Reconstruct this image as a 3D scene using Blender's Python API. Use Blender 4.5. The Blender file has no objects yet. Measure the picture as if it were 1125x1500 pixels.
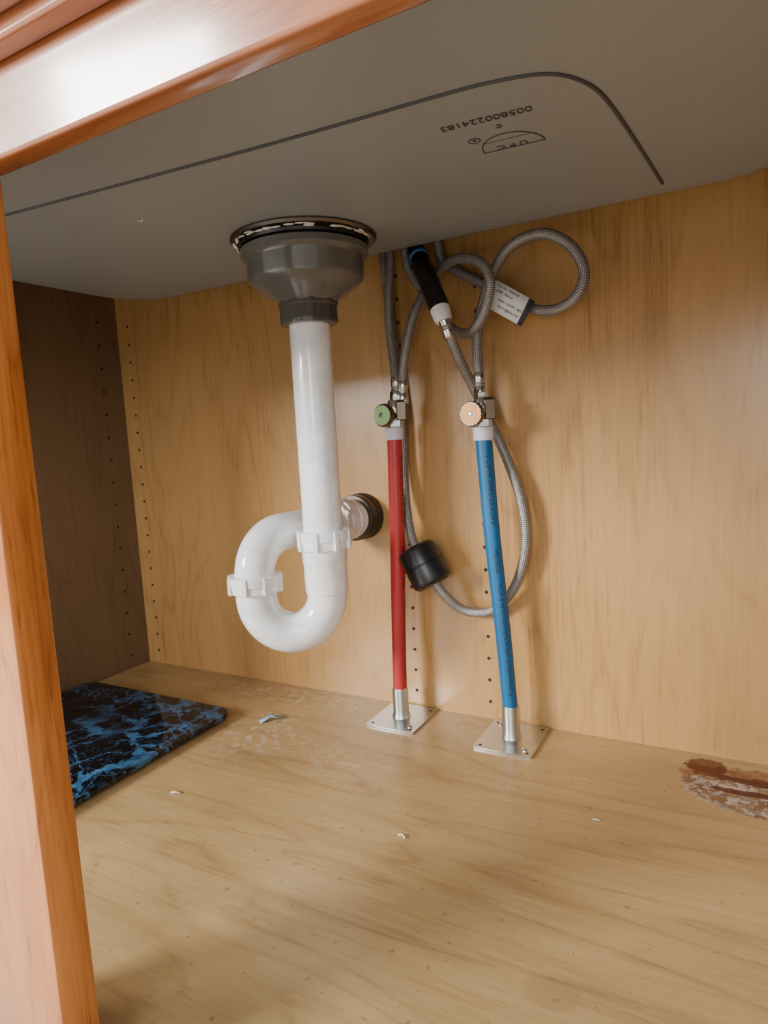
import bpy, bmesh, math, random
from mathutils import Vector, Matrix
random.seed(4)
S=bpy.context.scene
COL=S.collection

# ------------------------------------------------------------ materials
def newmat(name):
    m=bpy.data.materials.new(name); m.use_nodes=True
    nt=m.node_tree; b=nt.nodes['Principled BSDF']
    return m,nt,b
def L(nt,a,b): nt.links.new(a,b)
def ramp(nt,fac,stops,interp='LINEAR'):
    r=nt.nodes.new('ShaderNodeValToRGB'); e=r.color_ramp.elements
    r.color_ramp.interpolation=interp
    while len(e)<len(stops): e.new(0.5)
    for i,(p,c) in enumerate(stops):
        e[i].position=p; e[i].color=(c[0],c[1],c[2],1) if not isinstance(c,(int,float)) else (c,c,c,1)
    if fac is not None: L(nt,fac,r.inputs[0])
    return r
def math_(nt,op,a,b=None,clamp=False):
    n=nt.nodes.new('ShaderNodeMath'); n.operation=op; n.use_clamp=clamp
    for i,x in enumerate((a,b)):
        if x is None: continue
        if isinstance(x,(int,float)): n.inputs[i].default_value=x
        else: L(nt,x,n.inputs[i])
    return n.outputs[0]
def mix(nt,f,a,b,mode='MIX'):
    n=nt.nodes.new('ShaderNodeMix'); n.data_type='RGBA'; n.blend_type=mode
    for idx,x in ((0,f),(6,a),(7,b)):
        if isinstance(x,(int,float)): n.inputs[idx].default_value=x
        elif isinstance(x,tuple): n.inputs[idx].default_value=(x[0],x[1],x[2],1)
        else: L(nt,x,n.inputs[idx])
    return n.outputs[2]
def coords(nt,scale=(1,1,1),loc=(0,0,0),rot=(0,0,0),kind='Object'):
    tc=nt.nodes.new('ShaderNodeTexCoord'); mp=nt.nodes.new('ShaderNodeMapping')
    mp.inputs['Scale'].default_value=scale; mp.inputs['Location'].default_value=loc; mp.inputs['Rotation'].default_value=rot
    L(nt,tc.outputs[kind],mp.inputs[0]); return mp.outputs[0]
def noise(nt,vec,scale,detail=4,rough=.5,dist=0):
    n=nt.nodes.new('ShaderNodeTexNoise'); n.inputs['Scale'].default_value=scale
    n.inputs['Detail'].default_value=detail; n.inputs['Roughness'].default_value=rough
    n.inputs['Distortion'].default_value=dist
    L(nt,vec,n.inputs['Vector']); return n.outputs['Fac']
def bump(nt,b,h,strength=.2,dist=.001):
    n=nt.nodes.new('ShaderNodeBump'); n.inputs['Strength'].default_value=strength
    n.inputs['Distance'].default_value=dist; L(nt,h,n.inputs['Height']); L(nt,n.outputs[0],b.inputs['Normal'])
def simple(name,col,rough=.4,metal=0,coat=0,**k):
    m,nt,b=newmat(name)
    v=coords(nt); f=noise(nt,v,60,3)
    r=ramp(nt,f,[(.3,tuple(c*.9 for c in col)),(.7,tuple(min(1,c*1.06) for c in col))])
    L(nt,r.outputs[0],b.inputs['Base Color'])
    b.inputs['Roughness'].default_value=rough; b.inputs['Metallic'].default_value=metal
    b.inputs['Coat Weight'].default_value=coat
    for a,x in k.items(): b.inputs[a.replace('_',' ')].default_value=x
    return m

def wood(name,grain,dark,mid,light,rough=.38,band=1.0,fibre=.55,coat=0.0,floor=False,scale=1.0,rings=.10,wall=False):
    """grain: axis index along which fibres run"""
    m,nt,b=newmat(name)
    def sc(al,ac):
        s=[ac*scale]*3; s[grain]=al*scale; return tuple(s)
    v1=coords(nt,sc(1.1,7)); n1=noise(nt,v1,1.6,5,.55,.6)
    v2=coords(nt,sc(5,140)); n2=noise(nt,v2,2.2,4,.65)
    v3=coords(nt,sc(1.5,8),loc=(3.1,1.7,.4)); n3=noise(nt,v3,1.1,2,.45,.3)
    w=math_(nt,'FRACT',math_(nt,'MULTIPLY',n3,13.0))
    w=math_(nt,'ABSOLUTE',math_(nt,'SUBTRACT',w,.5))
    w=math_(nt,'POWER',math_(nt,'MULTIPLY',w,2),4.0)
    v4=coords(nt,sc(26,330)); pore=ramp(nt,noise(nt,v4,1.0,2,.5),[(.60,0),(.74,1)]).outputs[0]
    a=math_(nt,'ADD',math_(nt,'MULTIPLY',n1,.55*band),.275*(1-band))
    f=math_(nt,'ADD',a,math_(nt,'MULTIPLY',n2,fibre*.8))
    f=math_(nt,'SUBTRACT',f,math_(nt,'MULTIPLY',w,rings))
    f=math_(nt,'SUBTRACT',f,math_(nt,'MULTIPLY',pore,.10))
    r=ramp(nt,f,[(.28,dark),(.45,mid),(.68,light)])
    col=r.outputs[0]
    b.inputs['Roughness'].default_value=rough
    if floor or wall:
        tc=nt.nodes.new('ShaderNodeTexCoord'); sp=nt.nodes.new('ShaderNodeSeparateXYZ'); L(nt,tc.outputs['Object'],sp.inputs[0])
        wv=coords(nt); wn=noise(nt,wv,26,7,.68)
        def blob(cx,cy,rx,ry,wob=.9,soft=.35,ax=(0,1)):
            dx=math_(nt,'DIVIDE',math_(nt,'SUBTRACT',sp.outputs[ax[0]],cx),rx)
            dy=math_(nt,'DIVIDE',math_(nt,'SUBTRACT',sp.outputs[ax[1]],cy),ry)
            d=math_(nt,'SQRT',math_(nt,'ADD',math_(nt,'MULTIPLY',dx,dx),math_(nt,'MULTIPLY',dy,dy)))
            d=math_(nt,'ADD',d,math_(nt,'MULTIPLY',math_(nt,'SUBTRACT',wn,.5),wob*2))
            mr=nt.nodes.new('ShaderNodeMapRange'); L(nt,d,mr.inputs[0])
            mr.inputs[1].default_value=1+soft; mr.inputs[2].default_value=1-soft; return mr.outputs[0]
    if wall:
        st=blob(.485,.375,.010,.045,.9,.3,(0,2))
        col=mix(nt,math_(nt,'MULTIPLY',st,.4),col,(.22,.10,.035))
    if floor:
        fine=noise(nt,wv,95,6,.7)
        dm=ramp(nt,fine,[(.48,0),(.68,1)]).outputs[0]
        zone=math_(nt,'MAXIMUM',blob(.33,-.135,.045,.05,.9,.5),blob(.30,-.03,.15,.02,.6,.5))
        zone=math_(nt,'MAXIMUM',zone,math_(nt,'MULTIPLY',blob(.44,-.15,.05,.03,.9,.5),.6))
        zone=math_(nt,'MAXIMUM',zone,math_(nt,'MULTIPLY',blob(.49,-.035,.10,.03,.9,.5),.5))
        col=mix(nt,math_(nt,'MULTIPLY',math_(nt,'MULTIPLY',dm,zone),.7),col,(.70,.65,.56))
        sm=ramp(nt,noise(nt,coords(nt,(5,14,5),loc=(.7,.3,0)),1.6,6,.7),[(.48,0),(.70,1)]).outputs[0]
        col=mix(nt,math_(nt,'MULTIPLY',sm,.34),col,(.22,.14,.065))
        sr=ramp(nt,noise(nt,coords(nt,(7,210,7),rot=(0,0,.35)),1.2,3,.6),[(.68,0),(.72,1)]).outputs[0]
        col=mix(nt,math_(nt,'MULTIPLY',sr,.35),col,(.24,.15,.07))
        fr=ramp(nt,noise(nt,wv,130,2,.5),[(.68,0),(.72,1)]).outputs[0]
        col=mix(nt,math_(nt,'MULTIPLY',fr,.55),col,(.20,.12,.06))
        # rust stain : peeled patch
        halo=blob(.806,-.050,.062,.040,.65,.04)
        salt=blob(.798,-.064,.058,.028,.85,.05)
        sn=ramp(nt,noise(nt,wv,85,7,.8),[(.46,0),(.52,1)]).outputs[0]
        core=math_(nt,'MAXIMUM',blob(.818,-.038,.055,.0065,1.3,.10),blob(.768,-.022,.018,.014,1.2,.10))
        core=math_(nt,'MAXIMUM',core,blob(.81,-.060,.034,.0045,1.2,.10))
        rn=ramp(nt,noise(nt,wv,60,7,.75),[(.42,(.17,.052,.020)),(.58,(.40,.21,.10))]).outputs[0]
        col=mix(nt,math_(nt,'MULTIPLY',halo,.8),col,rn)
        col=mix(nt,math_(nt,'MULTIPLY',math_(nt,'MULTIPLY',salt,sn),.8),col,(.62,.52,.43))
        col=mix(nt,math_(nt,'MULTIPLY',core,.92),col,(.14,.028,.010))
        wm=blob(.70,-.33,.016,.010,.7,.15)
        col=mix(nt,math_(nt,'MULTIPLY',wm,.4),col,(.32,.19,.09))
        rr=math_(nt,'ADD',math_(nt,'MULTIPLY',noise(nt,wv,9,4,.6),.18),rough-.08)
        rr=math_(nt,'ADD',rr,math_(nt,'MULTIPLY',halo,.4)); L(nt,rr,b.inputs['Roughness'])
        h=math_(nt,'ADD',math_(nt,'MULTIPLY',math_(nt,'MULTIPLY',salt,sn),1.0),math_(nt,'MULTIPLY',core,-1.0))
        h=math_(nt,'SUBTRACT',h,math_(nt,'MULTIPLY',halo,.6))
        bump(nt,b,h,.8,.0014)
    L(nt,col,b.inputs['Base Color'])
    b.inputs['Coat Weight'].default_value=coat; b.inputs['Coat Roughness'].default_value=.12
    if not floor: bump(nt,b,n2,.08,.0006)
    return m

M_back=wood('maple_laminate_vertical',2,(.31,.155,.047),(.46,.252,.086),(.54,.315,.120),rough=.26,wall=True,rings=.09,band=.7)
M_side_shaded=wood('maple_laminate_side_shaded',2,(.115,.064,.030),(.155,.092,.046),(.19,.118,.062),rough=.42,band=.6)  # same laminate, base darkened: the side wall's shade is put into the colour
M_floor=wood('maple_laminate_floor',0,(.34,.21,.088),(.475,.312,.138),(.56,.385,.185),rough=.28,floor=True,rings=.13,band=.75)
M_cherry_v=wood('cherry_gloss_vertical',2,(.26,.062,.011),(.50,.155,.030),(.64,.25,.058),rough=.22,coat=.7,scale=1.6)
M_cherry_h=wood('cherry_gloss_horizontal',0,(.20,.055,.015),(.32,.092,.026),(.42,.135,.044),rough=.26,coat=1,scale=1.6)
M_dark=simple('dark_hole',(.035,.018,.01),.9)
M_pvc=simple('white_pvc',(.94,.95,.96),.16,coat=.3)
M_pvc2=simple('white_pvc_nut',(.92,.93,.94),.26)
M_grey=simple('grey_plastic',(.135,.132,.12),.20,coat=.4)
M_greyd=simple('dark_grey_nut',(.095,.09,.078),.26)
M_rubber=simple('black_rubber',(.010,.010,.011),.35)
M_chrome=simple('chrome',(.62,.61,.58),.2,1)
M_steel=simple('galvanised_steel',(.62,.65,.66),.3,1)
M_dsteel=simple('dull_dark_metal',(.20,.19,.175),.38,1)
M_iron=simple('oxidised_iron_coupling',(.075,.066,.055),.45,.7)
M_bronze=simple('bronze_handle',(.22,.17,.12),.35,1)
M_whitep=simple('white_plastic',(.82,.80,.76),.35)
M_trans=simple('milky_plastic_collar',(.68,.64,.70),.3)
M_green=simple('green_enamel',(.50,.80,.36),.45)
M_copper=simple('copper_enamel',(.86,.36,.085),.4,.1)
M_bluecap=simple('blue_plastic',(.05,.25,.50),.4)
M_ink=simple('ink',(.045,.045,.06),.6)
M_groove=simple('seam_grey',(.07,.07,.073),.6)
M_paper=simple('paper',(.85,.85,.84),.6)
M_putty=simple('plumber_putty',(.80,.78,.70),.7)
M_bluescrap=simple('blue_plastic_scrap',(.27,.45,.58),.5)
M_counter=simple('stone_countertop',(.35,.33,.31),.3)
M_kfloor=simple('kitchen_floor_tile',(.45,.42,.38),.5)

def sinkmat():
    m,nt,b=newmat('sink_undercoat')
    v=coords(nt); f=noise(nt,v,5,3); g=noise(nt,v,900,2)
    r=ramp(nt,f,[(.3,(.255,.272,.262)),(.7,(.285,.302,.290))])
    L(nt,r.outputs[0],b.inputs['Base Color']); b.inputs['Roughness'].default_value=.38
    bump(nt,b,g,.25,.0005); return m
M_sink=sinkmat()

def pipemat(name,col,ink):
    m,nt,b=newmat(name)
    uv=coords(nt,kind='UV'); sp=nt.nodes.new('ShaderNodeSeparateXYZ'); L(nt,uv,sp.inputs[0])
    bandm=math_(nt,'LESS_THAN',math_(nt,'ABSOLUTE',math_(nt,'SUBTRACT',sp.outputs[0],ink)),.045)
    vv=coords(nt,kind='UV',scale=(22,420,1)); nn=noise(nt,vv,1.0,1,.5)
    gap=noise(nt,coords(nt,kind='UV',scale=(.1,30,1)),1.0,1,.5)
    t=math_(nt,'MULTIPLY',math_(nt,'GREATER_THAN',nn,.5),bandm)
    t=math_(nt,'MULTIPLY',t,math_(nt,'GREATER_THAN',gap,.43))
    f=noise(nt,coords(nt,scale=(30,30,6)),2,4)
    base=ramp(nt,f,[(.3,tuple(c*.8 for c in col)),(.7,tuple(min(1,c*1.1) for c in col))]).outputs[0]
    L(nt,mix(nt,math_(nt,'MULTIPLY',t,.75),base,(.02,.015,.02)),b.inputs['Base Color'])
    b.inputs['Roughness'].default_value=.42; return m
M_red=pipemat('red_pex',(.48,.030,.030),.22)
M_blue=pipemat('blue_pex',(.002,.115,.27),.10)

def braid():
    m,nt,b=newmat('braided_steel')
    uv=coords(nt,kind='UV'); sp=nt.nodes.new('ShaderNodeSeparateXYZ'); L(nt,uv,sp.inputs[0])
    def wv(sgn):
        a=math_(nt,'MULTIPLY',sp.outputs[0],8*2*math.pi); c=math_(nt,'MULTIPLY',sp.outputs[1],sgn*2*math.pi*260)
        return math_(nt,'SINE',math_(nt,'ADD',a,c))
    p=wv(1);q=wv(-1); pr=math_(nt,'MULTIPLY',p,q)
    h=math_(nt,'ADD',math_(nt,'MULTIPLY',pr,.5),.5)
    r=ramp(nt,h,[(.10,(.10,.09,.08)),(.5,(.29,.27,.245)),(1,(.50,.47,.43))])
    v=coords(nt,kind='UV',scale=(2,1,1)); k=noise(nt,v,60,2)
    c=mix(nt,ramp(nt,k,[(.66,0),(.70,.6)]).outputs[0],r.outputs[0],(.05,.07,.14))
    L(nt,c,b.inputs['Base Color']); b.inputs['Metallic'].default_value=.45; b.inputs['Roughness'].default_value=.38
    bump(nt,b,h,.6,.0006); return m
M_braid=braid()

def marble():
    m,nt,b=newmat('blue_black_marbled_glass')
    v=coords(nt,scale=(1,1,1))
    n=nt.nodes.new('ShaderNodeTexNoise'); n.inputs['Scale'].default_value=11; n.inputs['Detail'].default_value=6; n.inputs['Roughness'].default_value=.6; L(nt,v,n.inputs['Vector'])
    ad=nt.nodes.new('ShaderNodeVectorMath'); ad.operation='MULTIPLY_ADD'
    L(nt,n.outputs['Color'],ad.inputs[0]); ad.inputs[1].default_value=(.11,.11,.11); L(nt,v,ad.inputs[2])
    def vein(sc,w0,w1):
        vo=nt.nodes.new('ShaderNodeTexVoronoi'); vo.feature='DISTANCE_TO_EDGE'; vo.inputs['Scale'].default_value=sc; L(nt,ad.outputs[0],vo.inputs['Vector'])
        pat=noise(nt,v,13,5,.65,.5)
        th=math_(nt,'MULTIPLY',ramp(nt,pat,[(.46,0),(.74,1)]).outputs[0],w1)
        d=math_(nt,'SUBTRACT',vo.outputs['Distance'],th)
        return ramp(nt,d,[(0,1),(w0,0)]).outputs[0]
    mk=math_(nt,'MAXIMUM',vein(24,.03,.26),math_(nt,'MULTIPLY',vein(60,.04,.10),.45))
    zone=ramp(nt,noise(nt,v,9,3,.5),[(.40,.05),(.50,1)]).outputs[0]
    mk=math_(nt,'MULTIPLY',mk,zone)
    tone=noise(nt,v,60,6,.75)
    bl=ramp(nt,tone,[(.35,(.010,.045,.10)),(.65,(.06,.18,.34))]).outputs[0]
    L(nt,mix(nt,mk,(.003,.004,.006),bl),b.inputs['Base Color'])
    b.inputs['Roughness'].default_value=.06; b.inputs['Specular IOR Level'].default_value=.5
    return m
M_marble=marble()

# ------------------------------------------------------------ mesh helpers
def empty(name,loc=(0,0,0)):
    o=bpy.data.objects.new(name,None); o.empty_display_size=.02; COL.objects.link(o); return o
def finish(bm,name,mat,parent=None,smooth=True,angle=35):
    bmesh.ops.recalc_face_normals(bm,faces=bm.faces[:])
    me=bpy.data.meshes.new(name); bm.to_mesh(me); bm.free()
    if smooth:
        for p in me.polygons: p.use_smooth=True
        me.set_sharp_from_angle(angle=math.radians(angle))
    for m in (mat if isinstance(mat,(list,tuple)) else [mat]): me.materials.append(m)
    o=bpy.data.objects.new(name,me); COL.objects.link(o)
    if parent: o.parent=parent
    return o
def box(name,a,b,mat,parent=None,bev=.0,seg=2):
    bm=bmesh.new(); bmesh.ops.create_cube(bm,size=1)
    a=Vector(a);b=Vector(b); c=(a+b)/2; s=b-a
    for v in bm.verts: v.co=Vector((v.co.x*s.x+c.x,v.co.y*s.y+c.y,v.co.z*s.z+c.z))
    if bev: bmesh.ops.bevel(bm,geom=bm.edges[:],offset=bev,segments=seg,profile=.5,affect='EDGES')
    return finish(bm,name,mat,parent,smooth=bool(bev))
def basis(d):
    d=Vector(d).normalized(); r=Vector((0,0,1)) if abs(d.z)<.9 else Vector((1,0,0))
    x=r.cross(d).normalized(); return x,d.cross(x),d
def lathe_bm(bm,prof,origin,axis=(0,0,1),seg=48,mi=0,mod=None):
    x,y,z=basis(axis); o=Vector(origin); rings=[]
    for r,h in prof:
        ring=[]
        for i in range(seg):
            a=2*math.pi*i/seg; rr=r*(mod(a,h) if mod else 1)
            ring.append(bm.verts.new(o+x*(rr*math.cos(a))+y*(rr*math.sin(a))+z*h))
        rings.append(ring)
    for A,B in zip(rings,rings[1:]):
        for i in range(seg):
            f=bm.faces.new((A[i],A[(i+1)%seg],B[(i+1)%seg],B[i])); f.material_index=mi
    if prof[0][0]>1e-6: bm.faces.new(rings[0][::-1]).material_index=mi
    if prof[-1][0]>1e-6: bm.faces.new(rings[-1]).material_index=mi
def lathe(name,prof,origin,axis,mat,parent=None,seg=48,mod=None):
    bm=bmesh.new(); lathe_bm(bm,prof,origin,axis,seg,0,mod); return finish(bm,name,mat,parent)
def spline(pts,n=10):
    P=[Vector(p) for p in pts]; P=[P[0]*2-P[1]]+P+[P[-1]*2-P[-2]]; out=[]
    for i in range(1,len(P)-2):
        p0,p1,p2,p3=P[i-1:i+3]
        for k in range(n):
            t=k/n
            out.append(.5*((2*p1)+(p2-p0)*t+(2*p0-5*p1+4*p2-p3)*t*t+(3*p1-p0-3*p2+p3)*t**3))
    out.append(P[-2]); return out
def tube(name,pts,r,mat,parent=None,seg=16,n=10,smoothpath=True,cap=True):
    path=spline(pts,n) if smoothpath else [Vector(p) for p in pts]
    if smoothpath:
        for _ in range(3):
            path=[path[0]]+[(path[i-1]+path[i]*2+path[i+1])/4 for i in range(1,len(path)-1)]+[path[-1]]
    bm=bmesh.new(); uvl=bm.loops.layers.uv.new('UVMap')
    T=[]
    for i in range(len(path)):
        a=path[max(0,i-1)]; c=path[min(len(path)-1,i+1)]; T.append((c-a).normalized())
    nx=basis(T[0])[0]; rings=[];Ls=[0]
    for i,p in enumerate(path):
        if i: Ls.append(Ls[-1]+(p-path[i-1]).length)
        nx=(nx-T[i]*nx.dot(T[i])).normalized(); ny=T[i].cross(nx)
        rr=r(i/(len(path)-1)) if callable(r) else r
        rings.append([bm.verts.new(p+nx*(rr*math.cos(2*math.pi*k/seg))+ny*(rr*math.sin(2*math.pi*k/seg))) for k in range(seg)])
    for i in range(len(rings)-1):
        A,B=rings[i],rings[i+1]
        for k in range(seg):
            f=bm.faces.new((A[k],A[(k+1)%seg],B[(k+1)%seg],B[k]))
            for lp,(uu,vv) in zip(f.loops,((k/seg,Ls[i]),((k+1)/seg,Ls[i]),((k+1)/seg,Ls[i+1]),(k/seg,Ls[i+1]))): lp[uvl].uv=(uu,vv)
    if cap: bm.faces.new(rings[0][::-1]); bm.faces.new(rings[-1])
    return finish(bm,name,mat,parent,angle=60)
def rrect(x0,x1,y0,y1,r,n=10):
    pts=[]
    for cx,cy,a0 in ((x1-r,y1-r,0),(x0+r,y1-r,90),(x0+r,y0+r,180),(x1-r,y0+r,270)):
        for k in range(n+1):
            a=math.radians(a0+90*k/n); pts.append((cx+r*math.cos(a),cy+r*math.sin(a)))
    return pts
def loft(name,rings,mat,parent=None,cap0=True,cap1=True,angle=35):
    bm=bmesh.new(); R=[[bm.verts.new(p) for p in ring] for ring in rings]; n=len(R[0])
    for A,B in zip(R,R[1:]):
        for i in range(n): bm.faces.new((A[i],A[(i+1)%n],B[(i+1)%n],B[i]))
    if cap0: bm.faces.new(R[0][::-1])
    if cap1: bm.faces.new(R[-1])
    return finish(bm,name,mat,parent,angle=angle)
def text(name,body,size,loc,xdir,ydir,mat,parent=None,ext=.0001):
    cu=bpy.data.curves.new(name,'FONT'); cu.body=body; cu.size=size; cu.extrude=ext
    ob=bpy.data.objects.new(name+'_t',cu); COL.objects.link(ob)
    dg=bpy.context.evaluated_depsgraph_get(); me=bpy.data.meshes.new_from_object(ob.evaluated_get(dg))
    bpy.data.objects.remove(ob); me.materials.clear(); me.materials.append(mat)
    o=bpy.data.objects.new(name,me); COL.objects.link(o)
    x=Vector(xdir).normalized(); y=Vector(ydir); y=(y-x*y.dot(x)).normalized(); z=x.cross(y)
    m=Matrix((x,y,z)).transposed().to_4x4(); m.translation=Vector(loc); o.matrix_world=m
    if parent: o.parent=parent
    return o

# ------------------------------------------------------------ cabinet shell
W=1.0; YF=-.475; ZB=.4448; ZT=.70
box('wall_back',(-.018,0,-.02),(W+.018,.018,ZT),M_back)
box('wall_left',(-.018,YF,-.02),(0,0,ZT),M_side_shaded)
box('wall_right',(W,YF,-.02),(W+.018,0,ZT),M_side_shaded)
box('floor',(0,YF,-.018),(W,0,0),M_floor)
box('floor_kitchen',(-3,-4,-.14),(4,.6,-.12),M_kfloor)
fr=empty('cabinet_face_frame')
box('centre_stile',(.42,YF-.02,-.02),(.504,YF,ZB),M_cherry_v,fr,.0015)
box('top_rail',(-.018,YF-.012,ZB),(W+.018,YF,ZT),M_cherry_h,fr,.002,3)
box('bottom_rail',(-.018,YF-.02,-.06),(W+.018,YF,-.0185),M_cherry_h,fr,.0015)
box('left_stile',(-.018,YF-.02,-.02),(.03,YF,ZB),M_cherry_v,fr,.0015)
box('right_stile',(W-.03,YF-.02,-.02),(W+.018,YF,ZB),M_cherry_v,fr,.0015)
bx=box('toe_kick',(-.018,YF+.05,-.12),(W+.018,YF+.068,-.0185),M_cherry_h,fr)
df=empty('false_drawer_front')
box('backer_panel',(.43,YF-.023,.4785),(W-.01,YF-.0125,.66),M_cherry_h,df,.002,3)
box('front_panel',(.435,YF-.036,.4840),(W-.015,YF-.0232,.655),M_cherry_h,df,.003,3)
SX0,SX1,SY0,SY1=.085,.848,-.455,-.028
def lev(pts,z): return [(x,y,z) for x,y in pts]
outer=rrect(-.03,W+.03,YF-.06,.018,.002); inner=rrect(SX0+.015,SX1-.015,SY0+.012,SY1-.012,.06)
loft('countertop',[lev(inner,ZT+.001),lev(outer,ZT+.001),lev(outer,ZT+.035),lev(inner,ZT+.035),lev(inner,ZT+.001)],M_counter,None,False,False)
bm=bmesh.new()
def disc(c,nrm,r):
    x,y,z=basis(nrm); o=Vector(c)
    bm.faces.new([bm.verts.new(o+x*(r*math.cos(t))+y*(r*math.sin(t))) for t in [2*math.pi*k/12 for k in range(12)]])
for X in (.022,.4547,.5463):
    z=.02
    while z<.52: disc((X,-.0004,z),(0,-1,0),.0020); z+=.025
z=.02
while z<.52:
    disc((.0004,-.033,z),(1,0,0),.0020); disc((.0004,-.40,z),(1,0,0),.0020); z+=.032
holes=finish(bm,'shelf_pin_holes',M_dark,None,False)

# ------------------------------------------------------------ sink
sink=empty('kitchen_sink')
ZS=.510
rings=[]
F=.016
def off(d): return rrect(SX0+d,SX1-d,SY0+d,SY1-d,max(.02,.072-d))
rings.append(lev(off(F+.01),ZS))
for k in range(7):
    a=math.radians(90*k/6); rings.append(lev(off(F*(1-math.sin(a))),ZS+F*(1-math.cos(a))))
rings.append(lev(off(0),ZT-.004)); rings.append(lev(off(-.018),ZT-.002)); rings.append(lev(off(-.018),ZT))
rings.append(lev(off(.004),ZT)); rings.append(lev(off(.006),ZS+.03)); rings.append(lev(off(.02),ZS+.006))
loft('bowl',rings,M_sink,sink,True,True,50)
gp=[(.105,-.352),(.284,-.333),(.52,-.309),(.633,-.301),(.672,-.2965),(.700,-.287),(.715,-.266),(.722,-.235),(.728,-.16),(.734,-.068)]
g=tube('coating_seam',[(x,y,ZS) for x,y in gp],.0014,M_groove,sink,8,8)
tx=(-.0606,-.0066,0)
text('serial_number','005800224183',.0096,(.6825,-.2575,ZS-.0003),tx,(0,1,0),M_ink,sink)
text('stamp_letters','U P C',.0085,(.6670,-.2135,ZS-.0003),tx,(0,1,0),M_ink,sink)
text('stamp_c','c',.0095,(.6600,-.2455,ZS-.0003),tx,(0,1,0),M_ink,sink)
text('stamp_registered','R',.0052,(.6390,-.2350,ZS-.0003),tx,(0,1,0),M_ink,sink)
arc=[(.6566+.0205*math.cos(t),-.2085-.0235*math.sin(t)+.09*.0195*math.cos(t),ZS) for t in [math.pi*k/20 for k in range(21)]]
tube('stamp_arc',arc,.0005,M_ink,sink,6,2)
tube('stamp_base_line',[arc[0],((arc[0][0]+arc[-1][0])/2,(arc[0][1]+arc[-1][1])/2,ZS),arc[-1]],.0005,M_ink,sink,6,2)
tube('stamp_middle_line',[(.674,-.2215,ZS),(.656,-.223,ZS),(.640,-.2245,ZS)],.0003,M_ink,sink,6,2)
tube('stamp_ring',[(.637+.004*math.cos(t),-.2325+.004*math.sin(t),ZS) for t in [2*math.pi*k/14 for k in range(15)]],.0004,M_ink,sink,6,2)
# ------------------------------------------------------------ strainer + trap
DX,DY=.4255,-.130
st=empty('sink_basket_strainer')
lathe('steel_flange',[(.0685,0),(.0690,-.0015),(.067,-.0035),(.060,-.0040),(.058,-.0040)],(DX,DY,ZS-.0003),(0,0,1),M_dsteel,st,64)
lathe('rubber_gasket',[(.061,0),(.0615,-.002),(.0605,-.0045),(.055,-.005)],(DX,DY,ZS-.0040),(0,0,1),M_rubber,st,64)
zt=.5045
lathe('plastic_basin',[(.0585,.0),(.0605,-.0015),(.0605,-.007),(.0568,-.010),(.0558,-.012),(.0553,-.0275),(.0540,-.0305),(.0500,-.0340),(.040,-.0415),(.0300,-.0475),(.0262,-.0515),(.0255,-.056)],(DX,DY,zt-.004),(0,0,1),M_grey,st,64)
def lug(n,dep,wd):
    def f(a,h):
        t=(a*n/(2*math.pi))%1
        return 1+dep if t<wd else 1
    return f
lathe('slip_nut',[(.0265,.0),(.0278,-.0015),(.0280,-.006),(.0268,-.0075),(.0268,-.019),(.0272,-.021),(.0262,-.0235),(.021,-.0240)],(DX,DY,.4545),(0,0,1),M_greyd,st,96,lug(10,.035,.35))
bm=bmesh.new()
for i in range(60):
    a=random.uniform(math.pi*.95,math.pi*2.1); r=.0640+random.uniform(-.001,.0018)
    x=DX+r*math.cos(a);y=DY+r*math.sin(a)
    s=random.uniform(.0010,.0022)
    mt=Matrix.Translation((x,y,ZS-.0050+random.uniform(-.0015,.0005)))@Matrix.Rotation(a+math.pi/2,4,'Z')@Matrix.Diagonal((s*2.6,s*.6,s*.45,1))
    bmesh.ops.create_icosphere(bm,subdivisions=1,radius=1,matrix=mt)
finish(bm,'putty_crumbs',M_putty,st)

tr=empty('p_trap_drain')
TZ0,TZ1=.434,.205
lathe('tailpiece',[(.0197,0),(.0197,TZ0-TZ1+.0)],(DX,DY,TZ1),(0,0,1),M_pvc,tr,48)
LX,LY=.3665,-.169
def nut(name,o,axis,r=.0262,h=.019,n=8,par=tr):
    lathe(name,[(r*.80,0),(r*.90,0),(r*.94,h*.06),(r*.94,h*.45),(r,h*.5),(r,h*.95),(r*.97,h),(r*.80,h)],o,axis,M_pvc2,par,96)
    bm=bmesh.new(); x,y,z=basis(axis)
    for k in range(n):
        a=2*math.pi*k/n+.3; d=x*math.cos(a)+y*math.sin(a); t=x*-math.sin(a)+y*math.cos(a)
        m=Matrix((d*.0046,t*.0052,z*(h*.98))).transposed().to_4x4(); m.translation=Vector(o)+d*(r*.97)+z*(h*.5)
        bmesh.ops.create_cube(bm,size=1,matrix=m)
    bmesh.ops.bevel(bm,geom=bm.edges[:],offset=.0006,segments=2,affect='EDGES')
    finish(bm,name+'_lugs',M_pvc2,par)
nut('tailpiece_nut',(DX,DY,.2125),(0,0,1))
lathe('trap_socket',[(.0212,0),(.0219,.0008),(.0219,.030),(.0226,.031),(.0226,.045)],(DX,DY,.1685),(0,0,1),M_pvc,tr,48)
dv=Vector((LX-DX,LY-DY,0)); R=dv.length/2; dn=dv.normalized(); c=Vector((DX,DY,.168))+dn*R
pts=[Vector((DX,DY,.180))]+[c-dn*(R*math.cos(t))+Vector((0,0,-R*1.10*math.sin(t))) for t in [math.pi*k/28 for k in range(29)]]+[Vector((LX,LY,.182))]
tube('j_bend',pts,.0205,M_pvc,tr,40,smoothpath=False)
nut('j_bend_nut',(LX,LY,.174),(0,0,1),.0268,.017)
OZ=.228; OUT=Vector((.400,0,OZ)); ad=Vector((OUT.x-LX,OUT.y-LY,0)).normalized(); R2=.038
c2=Vector((LX,LY,OZ-R2))+ad*R2
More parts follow.
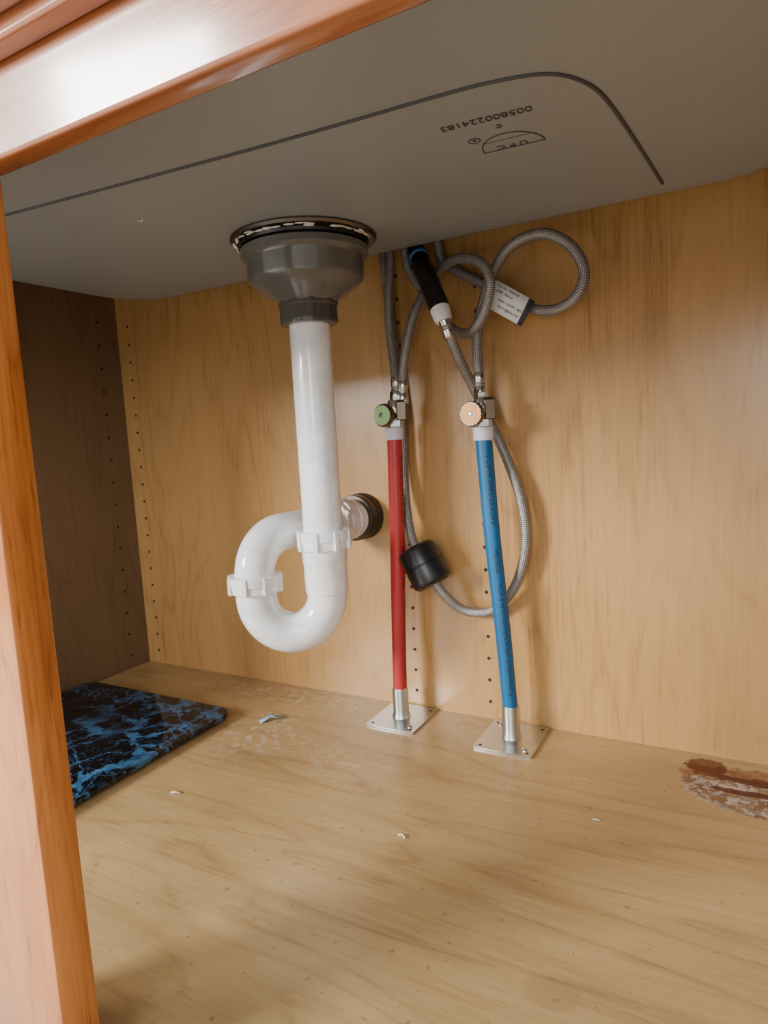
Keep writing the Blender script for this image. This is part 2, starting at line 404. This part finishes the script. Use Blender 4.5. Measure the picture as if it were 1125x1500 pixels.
pts=[Vector((LX,LY,.186))]+[c2-ad*(R2*math.cos(t))+Vector((0,0,R2*math.sin(t))) for t in [math.pi/2*k/18 for k in range(19)]]
pts+=[Vector((OUT.x,OUT.y,OZ))-ad*.03]
tube('trap_arm',pts,.0198,M_pvc,tr,40,smoothpath=False)
nut('outlet_nut',OUT-ad*.058,ad,.0255,.016)
lathe('outlet_adapter',[(.0215,0),(.0235,.001),(.0235,.004),(.0222,.005),(.0222,.008),(.0235,.009),(.0235,.012),(.0222,.013),(.0222,.020)],OUT-ad*.043,ad,M_pvc2,tr,48)
lathe('wall_coupling',[(.0225,0),(.0262,.0008),(.0268,.004),(.0268,.012),(.0262,.015),(.0275,.017),(.0275,.0255)],OUT-ad*.026,(0,1,0),M_iron,tr,48)
lathe('coupling_gasket',[(.0200,0),(.0235,0),(.0235,.0010),(.0200,.0010)],OUT-ad*.0272,(0,1,0),M_bronze,tr,48)

# ------------------------------------------------------------ supply pipes
def supply(name,px0,px1,py0,py1,base,top,ztop,mat):
    e=empty(name)
    lathe('steel_stub',[(.0078,.0),(.0105,.0),(.0098,.003),(.0090,.006),(.0090,.033),(.0086,.0345),(.0070,.0345)],(base[0],base[1],.0022),(0,0,1),M_steel,e,32)
    tube('pex_pipe',[(base[0],base[1],.030),(base[0]+(top[0]-base[0])*.3,base[1]+(top[1]-base[1])*.3,.12),(base[0]+(top[0]-base[0])*.72,base[1]+(top[1]-base[1])*.72,.22),(top[0],top[1],ztop)],lambda t:.0078+.0006*t,mat,e,32,12)
    lathe('collar',[(.0088,0),(.0100,.0005),(.0104,.013),(.0092,.014)],(top[0],top[1],ztop-.007),(0,0,1),M_trans,e,32)
    p=rrect(px0,px1,py0,py1,.0012,3)
    loft('floor_plate',[lev(p,0.0003),lev(p,.0022)],M_steel,e)
    bm=bmesh.new()
    for x in (px0+.006,px1-.006):
        for y in (py0+.006,py1-.008):
            lathe_bm(bm,[(.0016,0),(.0016,.0003)],(x,y,.0021),(0,0,1),12)
    finish(bm,'plate_holes',M_dark,e)
    bm=bmesh.new()
    lathe_bm(bm,[(.0028,0),(.0028,.0008),(.0018,.0018),(0.0001,.0020)],(px1-.010,py0+.012,.0022),(0,0,1),14)
    lathe_bm(bm,[(.0028,0),(.0028,.0008),(.0018,.0018),(0.0001,.0020)],(px0+.010,py1-.012,.0022),(0,0,1),14)
    finish(bm,'plate_screws',M_steel,e)
    return e
RT=(.4618,-.036); BT=(.5642,-.040)
supply('hot_water_supply_pipe',.4236,.4827,-.0695,-.003,(.4515,-.036),RT,.323,M_red)
supply('cold_water_supply_pipe',.5525,.6133,-.0730,-.003,(.582,-.038),BT,.318,M_blue)

def hexprof(r,h): return [(r*.9,0),(r,h*.1),(r,h*.9),(r*.9,h)]
def valve(x,y,z,face,outs):
    e=empty('shutoff_valve')
    lathe('body',[(.0075,0),(.0085,.002),(.0085,.006),(.0070,.008),(.0075,.012),(.0082,.020),(.0075,.026),(.006,.030)],(x,y,z),(0,0,1),M_chrome,e,24)
    lathe('inlet_nut',hexprof(.0100,.008),(x,y,z+.001),(0,0,1),M_chrome,e,6)
    hd=Vector((-.12,-1,.02)).normalized()
    hc=Vector((x,y,z+.0135))
    lathe('stem',[(.006,0),(.006,.010),(.0045,.011),(.0045,.018)],hc,hd,M_bronze,e,20)
    lathe('handle',[(.0075,0),(.0108,.0015),(.0120,.003),(.0120,.0075),(.0112,.0090),(.0001,.0090)],hc+hd*.014,hd,M_bronze,e,72,lambda a,h:1+.03*math.cos(18*a))
    lathe('handle_face',[(.0104,0),(.0104,.0006),(.0001,.0008)],hc+hd*.0228,hd,face,e,40)
    lathe('face_ring',[(.0066,0),(.0066,.0005),(.0058,.0005)],hc+hd*.0234,hd,face,e,40)
    lathe('screw',[(.0028,0),(.0028,.001),(.0015,.0014),(.0001,.0014)],hc+hd*.0235,hd,M_steel,e,16)
    lathe('outlet_block',[(.0055,-.004),(.0085,-.003),(.0085,.015),(.0060,.018)],(x+.007,y+.002,z+.012),(.0,0,1),M_bronze,e,6)
    for i,(p,q) in enumerate(outs):
        p=Vector(p);q=Vector(q);d=(q-p).normalized()
        lathe('outlet_nut_%d'%(i+1),hexprof(.0065,.009),p,d,M_chrome,e,6)
    return e
valve(.4630,-.036,.3285,M_green,[((.4655,-.036,.358),(.4668,-.036,.375)),((.4715,-.033,.352),(.474,-.032,.372))])
valve(.5640,-.042,.3235,M_copper,[((.5635,-.042,.353),(.563,-.042,.370))])

def crimp(name,p,q,par,r=.0058):
    p=Vector(p);q=Vector(q);l=(q-p).length
    lathe(name,[(r*.8,0),(r,l*.05),(r,l*.3),(r*.88,l*.35),(r*.88,l*.5),(r,l*.55),(r,l*.9),(r*.8,l)],p,(q-p),M_chrome,par,24)
HR=.0049
h1=empty('braided_supply_hose')
tube('hose',[(.4665,-.036,.366),(.4669,-.036,.3771),(.461,-.028,.402),(.4545,-.021,.4373),(.4545,-.018,.475),(.457,-.0155,.5133),(.459,-.0145,.60),(.459,-.0145,.68)],HR,M_braid,h1)
crimp('crimp_sleeve',(.4662,-.036,.362),(.4670,-.0358,.382),h1)
h2=empty('braided_supply_hose')
tube('hose',[(.4728,-.0335,.362),(.4745,-.034,.385),(.4795,-.034,.4109),(.4881,-.028,.4459),(.5066,-.015,.4827),(.5365,-.028,.4926),(.5671,-.045,.483),(.5806,-.050,.4634),(.5745,-.047,.4386),(.5614,-.042,.4216),(.5441,-.032,.4189),(.5219,-.020,.4323),(.4995,-.009,.4604),(.4799,-.008,.4884),(.4722,-.010,.5146),(.472,-.0125,.60),(.472,-.0125,.68)],HR,M_braid,h2)
crimp('crimp_sleeve',(.4722,-.0330,.358),(.4742,-.034,.378),h2)
h3=empty('braided_supply_hose')
tube('hose',[(.563,-.042,.360),(.563,-.042,.3718),(.5597,-.036,.409),(.5642,-.030,.4422),(.5766,-.030,.4728),(.5967,-.030,.4955),(.6278,-.035,.4990),(.653,-.035,.4834),(.6647,-.035,.4587),(.6563,-.035,.4371),(.6329,-.030,.4294),(.6053,-.022,.4384),(.5761,-.014,.4587),(.5441,-.010,.4777),(.5213,-.008,.4934),(.511,-.009,.512),(.508,-.0125,.60),(.508,-.0125,.68)],HR+.0003,M_braid,h3)
crimp('crimp_sleeve',(.5634,-.042,.358),(.5628,-.0418,.378),h3)
h4=empty('pull_out_faucet_hose')
tube('hose',[(.5385,-.062,.424),(.5402,-.060,.4178),(.5434,-.045,.3935),(.549,-.022,.3651),(.5629,-.013,.3279),(.5821,-.016,.2854),(.5956,-.020,.2435),(.5979,-.020,.2014),(.5851,-.018,.1588),(.5587,-.016,.1298),(.5266,-.018,.1276),(.507,-.030,.149),(.4897,-.035,.1794),(.4721,-.028,.2085),(.4613,-.016,.2429),(.4576,-.010,.2884),(.4578,-.008,.3415),(.452,-.006,.42),(.444,-.006,.52),(.444,-.0125,.68)],HR+.0002,M_braid,h4)
crimp('crimp_sleeve',(.5365,-.062,.4300),(.5410,-.059,.4120),h4,.0062)
p1=Vector((.4885,-.0155,.5128)); p2=Vector((.5310,-.058,.4412)); d=(p2-p1)
lathe('black_grip_tube',[(.0060,-.008),(.0088,0),(.0094,.012),(.0094,.03),(.0102,.032),(.0102,d.length-.004),(.0092,d.length)],p1,d,M_rubber,h4,32)
lathe('blue_band',[(.0094,.009),(.0101,.0095),(.0101,.013),(.0094,.0135)],p1,d,M_bluecap,h4,32)
lathe('white_cap',[(.0080,0),(.0098,.001),(.0090,.012),(.0068,.016)],p2-d.normalized()*.001,Vector((.537,-.062,.427))-p2,M_whitep,h4,32)
wa=(Vector((.4721,-.030,.2085))-Vector((.507,-.034,.149))).normalized()
wc=Vector((.4900,-.036,.1790))
lathe('hose_weight',[(.006,-.0225),(.0175,-.0225),(.0210,-.0200),(.0220,-.017),(.0220,-.0012),(.0212,-.0004),(.0212,.0004),(.0220,.0012),(.0220,.017),(.0210,.0200),(.0175,.0225),(.006,.0225)],wc,wa,M_rubber,h4,48)
# tag
tg=empty('instruction_tag')
A,B,C,D=Vector((.5798,-.036,.4660)),Vector((.6190,-.036,.4392)),Vector((.6045,-.034,.4180)),Vector((.5725,-.034,.4395))
bm=bmesh.new(); nn=8; g=[]
for i in range(nn+1):
    t=i/nn; row=[]
    for j in range(3):
        s=j/2; p=(A*(1-t)+B*t)*(1-s)+(D*(1-t)+C*t)*s; p.y-=.003*math.sin(t*math.pi); row.append(bm.verts.new(p))
    g.append(row)
for i in range(nn):
    for j in range(2):
        f=bm.faces.new((g[i][j],g[i+1][j],g[i+1][j+1],g[i][j+1])); f.material_index=1 if i==nn-1 else 0
o=finish(bm,'label_sheet',[M_paper,M_ink],tg); sm=o.modifiers.new('t','SOLIDIFY'); sm.thickness=.0004
ux=(B-A).normalized(); uy=(A-D).normalized()
for i,(s,tx_) in enumerate(((.16,'Cat. No. 2045518'),(.34,'cUPC NSF-61'),(.60,'MAX 125 PSI  180F'),(.80,'Hand tighten only'))):
    p=A*(1-s)+D*s+ux*(.006+.004*(i>1)); p.y-=.0038
    text('print_line_%d'%(i+1),tx_,.0034,p,ux,uy,M_ink,tg)

# ------------------------------------------------------------ cutting board
cb=empty('glass_cutting_board')
x0,x1,y0,y1=.008,.266,-.452,-.108
def cr(d): return rrect(x0+d,x1-d,y0+d,y1-d,.018-d*.5,8)
loft('glass_slab',[lev(cr(.0012),.0040),lev(cr(0),.0050),lev(cr(0),.0085),lev(cr(.0012),.0095)],M_marble,cb)
bm=bmesh.new()
for x in (x0+.02,x1-.02):
    for y in (y0+.02,y1-.02): lathe_bm(bm,[(.007,0),(.008,.001),(.007,.0041)],(x,y,.0002),(0,0,1),20)
finish(bm,'rubber_feet',M_rubber,cb)

# ------------------------------------------------------------ debris
def shred(name,c,mat,pts,w=.002,t=.0006):
    bm=bmesh.new(); P=[Vector(p) for p in pts]; vs=[]
    for i,p in enumerate(P):
        dd=(P[min(i+1,len(P)-1)]-P[max(i-1,0)]).normalized(); s=Vector((-dd.y,dd.x,0))*w*(1-.4*abs(i/(len(P)-1)-.5))
        vs.append((bm.verts.new(p+s+Vector(c)),bm.verts.new(p-s+Vector(c))))
    for a,b in zip(vs,vs[1:]): bm.faces.new((a[0],a[1],b[1],b[0]))
    o=finish(bm,name,mat); m=o.modifiers.new('s','SOLIDIFY'); m.thickness=t; m.offset=0; return o
shred('blue_plastic_scrap',(.315,-.100,.0012),M_bluescrap,[(-.010,-.010,0),(-.006,-.003,.002),(-.002,.001,.0055),(.004,.003,.003),(.007,.012,.0005)],.0048)
shred('drywall_crumb',(.330,-.262,.0008),M_putty,[(-.005,-.001,0),(0,0,.001),(.005,.002,0)],.0013)
shred('drywall_crumb',(.555,-.235,.0008),M_putty,[(-.004,.001,0),(0,.0015,.001),(.003,-.001,0)],.001)
shred('drywall_crumb',(.690,-.150,.0008),M_putty,[(-.003,0,0),(.003,.0004,0)],.0006)
bm=bmesh.new()
for i in range(22):
    x=random.gauss(.36,.06); y=random.uniform(-.18,-.01)
    if x<.285 or x>.9: continue
    s=random.uniform(.0003,.0006)
    bmesh.ops.create_icosphere(bm,subdivisions=1,radius=1,matrix=Matrix.Translation((x,y,s*.4))@Matrix.Diagonal((s*random.uniform(1,2),s,s*.5,1)))
finish(bm,'dust_specks',M_putty)
shred('lint_thread',(.355,-.262,ZS-.0006),M_putty,[(-.003,-.001,0),(0,.001,-.001),(.003,-.0005,0)],.0006)

# ------------------------------------------------------------ light
w=bpy.data.worlds.new('world'); S.world=w; w.use_nodes=True
bg=w.node_tree.nodes['Background']; bg.inputs[0].default_value=(.92,.96,1,1); bg.inputs[1].default_value=1.15
def area(name,loc,target,size,power,col):
    l=bpy.data.lights.new(name,'AREA'); l.shape='RECTANGLE'; l.size=size[0]; l.size_y=size[1]; l.energy=power; l.color=col
    o=bpy.data.objects.new(name,l); COL.objects.link(o); o.location=loc
    o.rotation_euler=(Vector(target)-Vector(loc)).to_track_quat('-Z','Y').to_euler(); return o
area('window_daylight',(-.9,-2.3,.95),(.5,-.1,.2),(.6,.6),105,(1,.98,.94))
area('patio_door_daylight',(1.3,-3.0,1.0),(.6,-.1,.2),(1.0,1.4),40,(.98,.98,1))
area('left_floor_fill',(-1.3,-1.45,.75),(.4,-.40,0),(.5,.5),30,(1,.98,.94))  # added fill lamp, brightens the floor at the left behind the stile

# ------------------------------------------------------------ camera
R0=Vector((.87403,.48272,-.05526)); R1=Vector((.00806,-.12814,-.99172)); R2_=Vector((-.4858,.86635,-.11589))
R2_.normalize(); R0=(R0-R2_*R0.dot(R2_)).normalized(); R1=R2_.cross(R0)
cam=bpy.data.cameras.new('camera'); co=bpy.data.objects.new('camera',cam); COL.objects.link(co)
m=Matrix((R0,-R1,-R2_)).transposed().to_4x4(); m.translation=Vector((.7961,-.6649,.3215)); co.matrix_world=m
cam.sensor_fit='HORIZONTAL'; cam.sensor_width=24; cam.lens=959.2/1125*24; cam.clip_start=.01
S.camera=co
